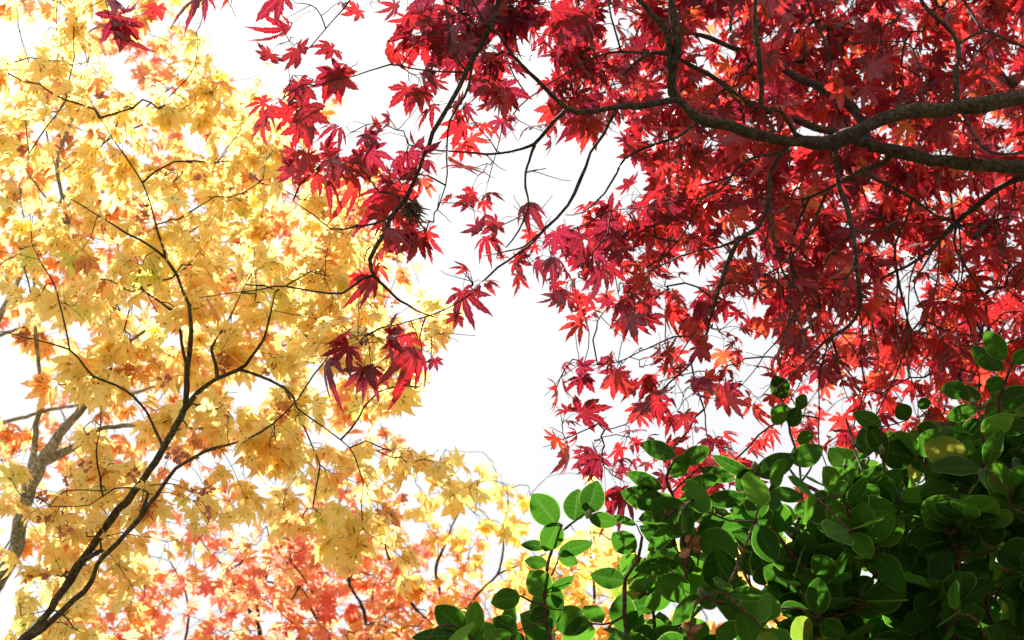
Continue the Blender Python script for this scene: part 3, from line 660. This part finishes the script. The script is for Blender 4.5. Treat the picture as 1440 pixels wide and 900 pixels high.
# ================================================================== CAMELLIA
b6 = P(1130, 1250, 2.75); CB = np.array([b6[0], b6[1], 0.0])
ca = Tree('camellia_shrub', 'dark green camellia with glossy oval leaves filling the lower right corner', 'shrub', tuple(CB), 'bark_red', 'camellia', TPL['cam'], .075, .0015)
ca.add_path(np.array([CB+[0, 0, -.1], CB+[.02, 0, .7], b6+np.array([0, 0, -.35]), b6]), [.06, .045, .035, .03], 'trunk')
B = ca.branch
S = []
def cs(*a, **k): S.append(B(*a, **k))
cs([(1130,1250,40),(900,1060,14),(800,950,9),(772,890,6),(767,855,5),(769,810,4.5),(773,785,4.5),(782,757,4),(790,738,3)], -.25, kind='stem')
cs([(782,757,4),(795,745,4),(810,733,3.5),(828,720,3)], 0, kind='side_shoot')
cs([(800,950,6),(700,930,5),(672,905,5),(655,888,4)], -.05, kind='side_shoot')
cs([(767,860,4),(745,845,3.5),(732,838,3)], 0, kind='side_shoot')
cs([(772,830,4),(785,790,3),(786,776,3)], .05, kind='side_shoot')
cs([(1130,1250,34),(950,1020,12),(885,900,7),(878,845,5.5),(881,812,5),(897,785,4.5),(903,755,4)], -.1, kind='stem')
cs([(1130,1250,34),(1010,1020,14),(975,930,9),(969,850,7),(966,790,6),(957,735,6),(946,692,5),(938,672,4),(950,648,3)], -.2, kind='stem')
cs([(966,780,4),(945,765,3),(930,740,3)], 0, kind='side_shoot')
cs([(946,692,4),(965,675,3),(985,655,2.5)], 0, kind='side_shoot')
cs([(1130,1250,34),(1100,1000,12),(1075,900,7),(1040,862,6),(1010,848,5),(985,835,4)], -.3, kind='stem')
cs([(1130,1250,36),(1190,1000,14),(1184,890,8),(1165,855,7),(1147,825,7),(1110,775,7),(1080,732,6),(1063,700,5),(1062,672,4)], -.1, kind='stem')
cs([(1110,775,4),(1090,765,4),(1080,755,3)], 0, kind='side_shoot')
cs([(1184,890,7),(1215,830,6),(1245,785,6),(1215,755,6),(1187,725,6),(1160,697,6),(1130,680,5),(1110,655,4),(1118,628,3)], .1, kind='stem')
cs([(1184,890,6),(1190,850,5),(1186,825,4),(1195,780,4),(1200,740,3)], .1, kind='stem')
cs([(1130,1250,36),(1280,1020,14),(1292,890,9),(1280,830,9),(1285,785,8),(1270,740,6),(1255,700,5),(1245,650,4),(1240,600,3)], .15, kind='stem')
cs([(1283,800,6),(1300,740,6),(1305,690,5),(1302,640,4),(1318,600,3)], .2, kind='stem')
cs([(1130,1250,40),(1330,1040,12),(1345,872,7),(1347,800,7),(1350,750,6.5),(1367,675,6),(1388,635,5),(1400,595,6),(1413,545,5),(1424,512,4)], -.15, kind='stem', label='tall reddish shoot')
cs([(1388,635,5),(1382,600,4),(1378,575,4)], 0, kind='side_shoot')
cs([(1330,1040,12),(1420,930,9),(1400,880,8),(1388,855,7),(1390,800,6),(1387,730,5),(1390,700,5)], .2, kind='stem')
cs([(1330,1040,10),(1460,920,9),(1470,800,7),(1450,700,6),(1435,640,5),(1445,560,4)], .1, kind='stem')
cs([(1245,785,5),(1220,700,4),(1200,620,4),(1190,590,3)], .5, kind='stem')
cs([(1110,775,5),(1130,700,4),(1110,600,4),(1100,560,3)], .6, kind='stem')
cs([(1190,1000,8),(1110,900,6),(1060,830,5),(1035,780,4),(1030,740,3)], .3, kind='stem')
cs([(1010,1020,8),(930,920,6),(920,860,5),(912,820,4)], .3, kind='stem')
Nk = np.array(ca.nodes); Kx = np.stack(proj(Nk), 1); Kb = np.array(ca.nb)
def cam_leaf(bp, tp, wfac, rnd, parti=None, d=None, roll=0.0, size=None):
    """a leaf from base pixel to tip pixel; the blade faces the viewer more or less"""
    k = int(np.argmin((Kx[:, 0]-bp[0])**2+(Kx[:, 1]-bp[1])**2)); d = Kx[k, 2] if d is None else d
    a = P(*bp, d); b = P(*tp, d+rng.normal(0, .012)); y = b-a; L = np.linalg.norm(y)
    tpl = TPL['cam'][rng.integers(16)]; V = tpl[0].copy(); V[:, 0] *= wfac/(V[:, 0].max()*2)
    nm = -FW*(-1 if roll < 0 else 1)+rng.normal(0, .25, 3)
    place_leaf(ca.parts[Kb[k]]['fo'], (V, *tpl[1:]), a, y, nm*(-1), L, rnd)
    if np.linalg.norm(Nk[k]-a) < .12: tube(ca.parts[Kb[k]]['tw'], np.array([Nk[k], (Nk[k]+a)/2+[0, 0, -.002], a]), [.0016, .0014, .0013], 5)
HL = [((783,738),(748,694),42),((808,733),(813,687),38),((826,722),(840,676),36),((828,728),(869,736),24),((786,735),(766,776),36),((770,768),(732,766),16),((770,793),(736,788),18),((772,838),(744,803),34),((785,777),(834,763),24),((785,779),(814,792),16),((776,832),(807,810),20),
 ((652,890),(612,852),40),((664,899),(669,844),30),((732,838),(690,848),32),((728,887),(692,870),28),((646,893),(578,897),24),((768,850),(790,842),22),((790,858),(776,820),20),((772,858),(745,872),26),
 ((950,641),(900,624),30),((957,650),(999,630),26),((944,672),(968,638),24),((932,687),(880,664),22),((938,712),(872,690),36),((893,777),(861,748),30),((952,767),(899,740),30),((955,793),(892,800),28),((880,817),(829,808),30),((946,838),(906,852),28),((900,785),(880,815),16),((895,738),(860,725),12),
 ((1010,672),(958,690),26),((1000,708),(985,740),22),((985,660),(1035,675),22),((1050,700),(990,705),26),((1060,672),(1000,640),20),((1062,668),(1120,640),34),((1062,660),(1035,690),28),((1112,650),(1158,628),38),((1130,700),(1080,690),22),((985,835),(945,880),26),((1005,850),(1045,810),24),((1028,870),(1010,820),26),((1060,860),(1000,760),16),
 ((1412,519),(1364,488),34),((1414,505),(1385,466),28),((1362,550),(1322,547),28),((1380,560),(1340,545),24),((1425,512),(1452,490),30),((1375,575),(1330,588),26),((1378,590),(1352,612),24),((1405,570),(1450,548),30),((1400,600),(1450,600),26),((1390,550),(1410,530),24),
 ((1278,590),(1262,568),26),((1290,600),(1320,612),40),((1240,600),(1200,580),26),((1245,640),(1222,598),30),((1105,560),(1088,528),28),((1108,590),(1085,575),26),((1110,600),(1125,572),24),((1120,620),(1145,612),22),((1135,570),(1120,560),20),((1290,570),(1310,565),24)]
for (a, b, wd) in HL:
    L = math.hypot(a[0]-b[0], a[1]-b[1]); cam_leaf(a, b, min(.95, wd/L), float(np.clip(rng.normal(.22, .15), 0, .8)))
# the mass of the shrub: leaf whorls on short shoots from the stems
BX = [560, 600, 650, 690, 740, 790, 830, 860, 890, 920, 960, 1000, 1060, 1100, 1150, 1200, 1260, 1310, 1350, 1400, 1500]
BY = [915, 900, 880, 872, 850, 860, 850, 790, 745, 705, 690, 690, 690, 660, 650, 625, 600, 590, 585, 570, 545]
def cdens(x, y):
    yb = np.interp(x, BX, BY); e = (y-yb)/70.0
    if e < 0: return 0
    c = min(1, .35+e*.5)*(1.0 if x > 1000 else .8)
    for hx, hy, hr in ((860, 850, 26), (930, 870, 20), (1000, 680, 24), (1010, 785, 16), (1250, 730, 14), (1030, 860, 24), (1108, 700, 24), (1210, 820, 12), (1335, 790, 12), (1400, 870, 12), (1160, 800, 13), (1240, 870, 12), (1065, 780, 13), (1300, 690, 10), (1120, 840, 12), (960, 700, 16), (905, 770, 14), (845, 890, 14), (990, 865, 16), (830, 795, 26), (1150, 690, 12), (1090, 870, 18)):
        if (x-hx)**2+(y-hy)**2 < hr*hr: return 0
    return c*(.6 if x < 1060 else 1)
att = []; 
for _ in range(2100):
    x = rng.uniform(560, 1500); y = rng.uniform(500, 960)
    if rng.random() < cdens(x, y):
        k = int(np.argmin((Kx[:, 0]-x)**2+(Kx[:, 1]-y)**2)); att.append(P(x, y, Kx[k, 2]+rng.normal(.05, .15)))
att = np.array(att[:350]); print('camellia shoots', len(att))
N0 = Nk; order = np.argsort([np.linalg.norm(N0-a, axis=1).min() for a in att]); pos = list(N0); pb_ = list(Kb)
for i in order:
    a = att[i]; A = np.array(pos); D = np.linalg.norm(A-a, axis=1)+.35*np.maximum(0, A[:, 2]-a[2]); k = int(D.argmin()); s0 = A[k]; L = np.linalg.norm(a-s0); part = ca.parts[pb_[k]]
    t = np.linspace(0, 1, max(4, int(L/.03)))[:, None]; off = rng.normal(0, .08*L, 3); pth = s0+(a-s0)*t+off*np.sin(t*math.pi); tube(part['tw'], pth, .0026-.0009*t[:, 0], 5)
    for q in pth[1::2]: pos.append(q); pb_.append(pb_[k])
    out = unit(a-s0+np.array([0, 0, .05])); nl = rng.integers(2, 6)
    ph = rng.uniform(0, 6.3)
    for j in range(nl):
        ph += 2.4; e1 = unit(np.cross(out, [.3, .2, .9])); e2 = np.cross(out, e1); rad_ = math.cos(ph)*e1+math.sin(ph)*e2
        q = pth[-1] if j < 3 else pth[max(0, len(pth)-1-j//2)]
        td = unit(out*.5+rad_*.9+rng.normal(0, .2, 3)); nm = out*.4-rad_*.3+rng.normal(0, .35, 3)+FW*rng.uniform(.3, 1.5)
        lb = q+td*.006; ox, oy, _ = proj(lb+td*.035)
        if cdens(ox, oy) == 0 and rng.random() < .85: continue
        tube(part['tw'], np.array([q, lb, lb+td*.004]), [.0014, .0013, .001], 4)
        place_leaf(part['fo'], TPL['cam'][rng.integers(16)], lb, td, nm, .070*max(.55, rng.normal(1, .17)), float(np.clip(rng.normal(.42, .26), 0, .97)))
    if rng.random() < .10:      # a plump winter bud at the tip
        bt = np.linspace(0, 1, 6)[:, None]; tube(part['tw'], pth[-1]+out*.014*bt, .0042*np.sin(.35+bt[:, 0]*2.6), 7)
ca.finish()
for (x, y) in [(1062,655),(1141,735),(1170,738),(1188,738),(1334,660),(1386,645),(985,833),(828,722),(1367,565),(1240,632),(1284,772)]:
    k = int(np.argmin((Kx[:, 0]-x)**2+(Kx[:, 1]-y)**2)); c = P(x, y, Kx[k, 2]-.02); a = Acc(); bt = np.linspace(0, 1, 8)[:, None]; d = unit(np.array([rng.normal(0, .3), -.2, 1.0]))
    tube(a, c+d*.020*(bt-.5), np.maximum(.0005, .0066*np.sin(.25+bt[:, 0]*2.8)), 9); tube(a, np.array([Nk[k], (Nk[k]+c)/2, c-d*.009]), [.0016, .0014, .0016], 5)
    a.build('bud', M['bud'], ca.root, ca.base)
for (x, y, n, r_) in [(973,762,9,.016),(972,888,9,.016),(1198,783,6,.009),(1420,800,5,.008)]:
    k = int(np.argmin((Kx[:, 0]-x)**2+(Kx[:, 1]-y)**2)); clump(ca.root, ca.base, P(x, y, Kx[k, 2]-.05), n, r_, .022, 'dead', 'withered_flower', tpl='cam', stretch=(.6, .6, 1.2))
print('done', sum(len(o.data.polygons) for o in bpy.data.objects if o.type == 'MESH'), 'faces')
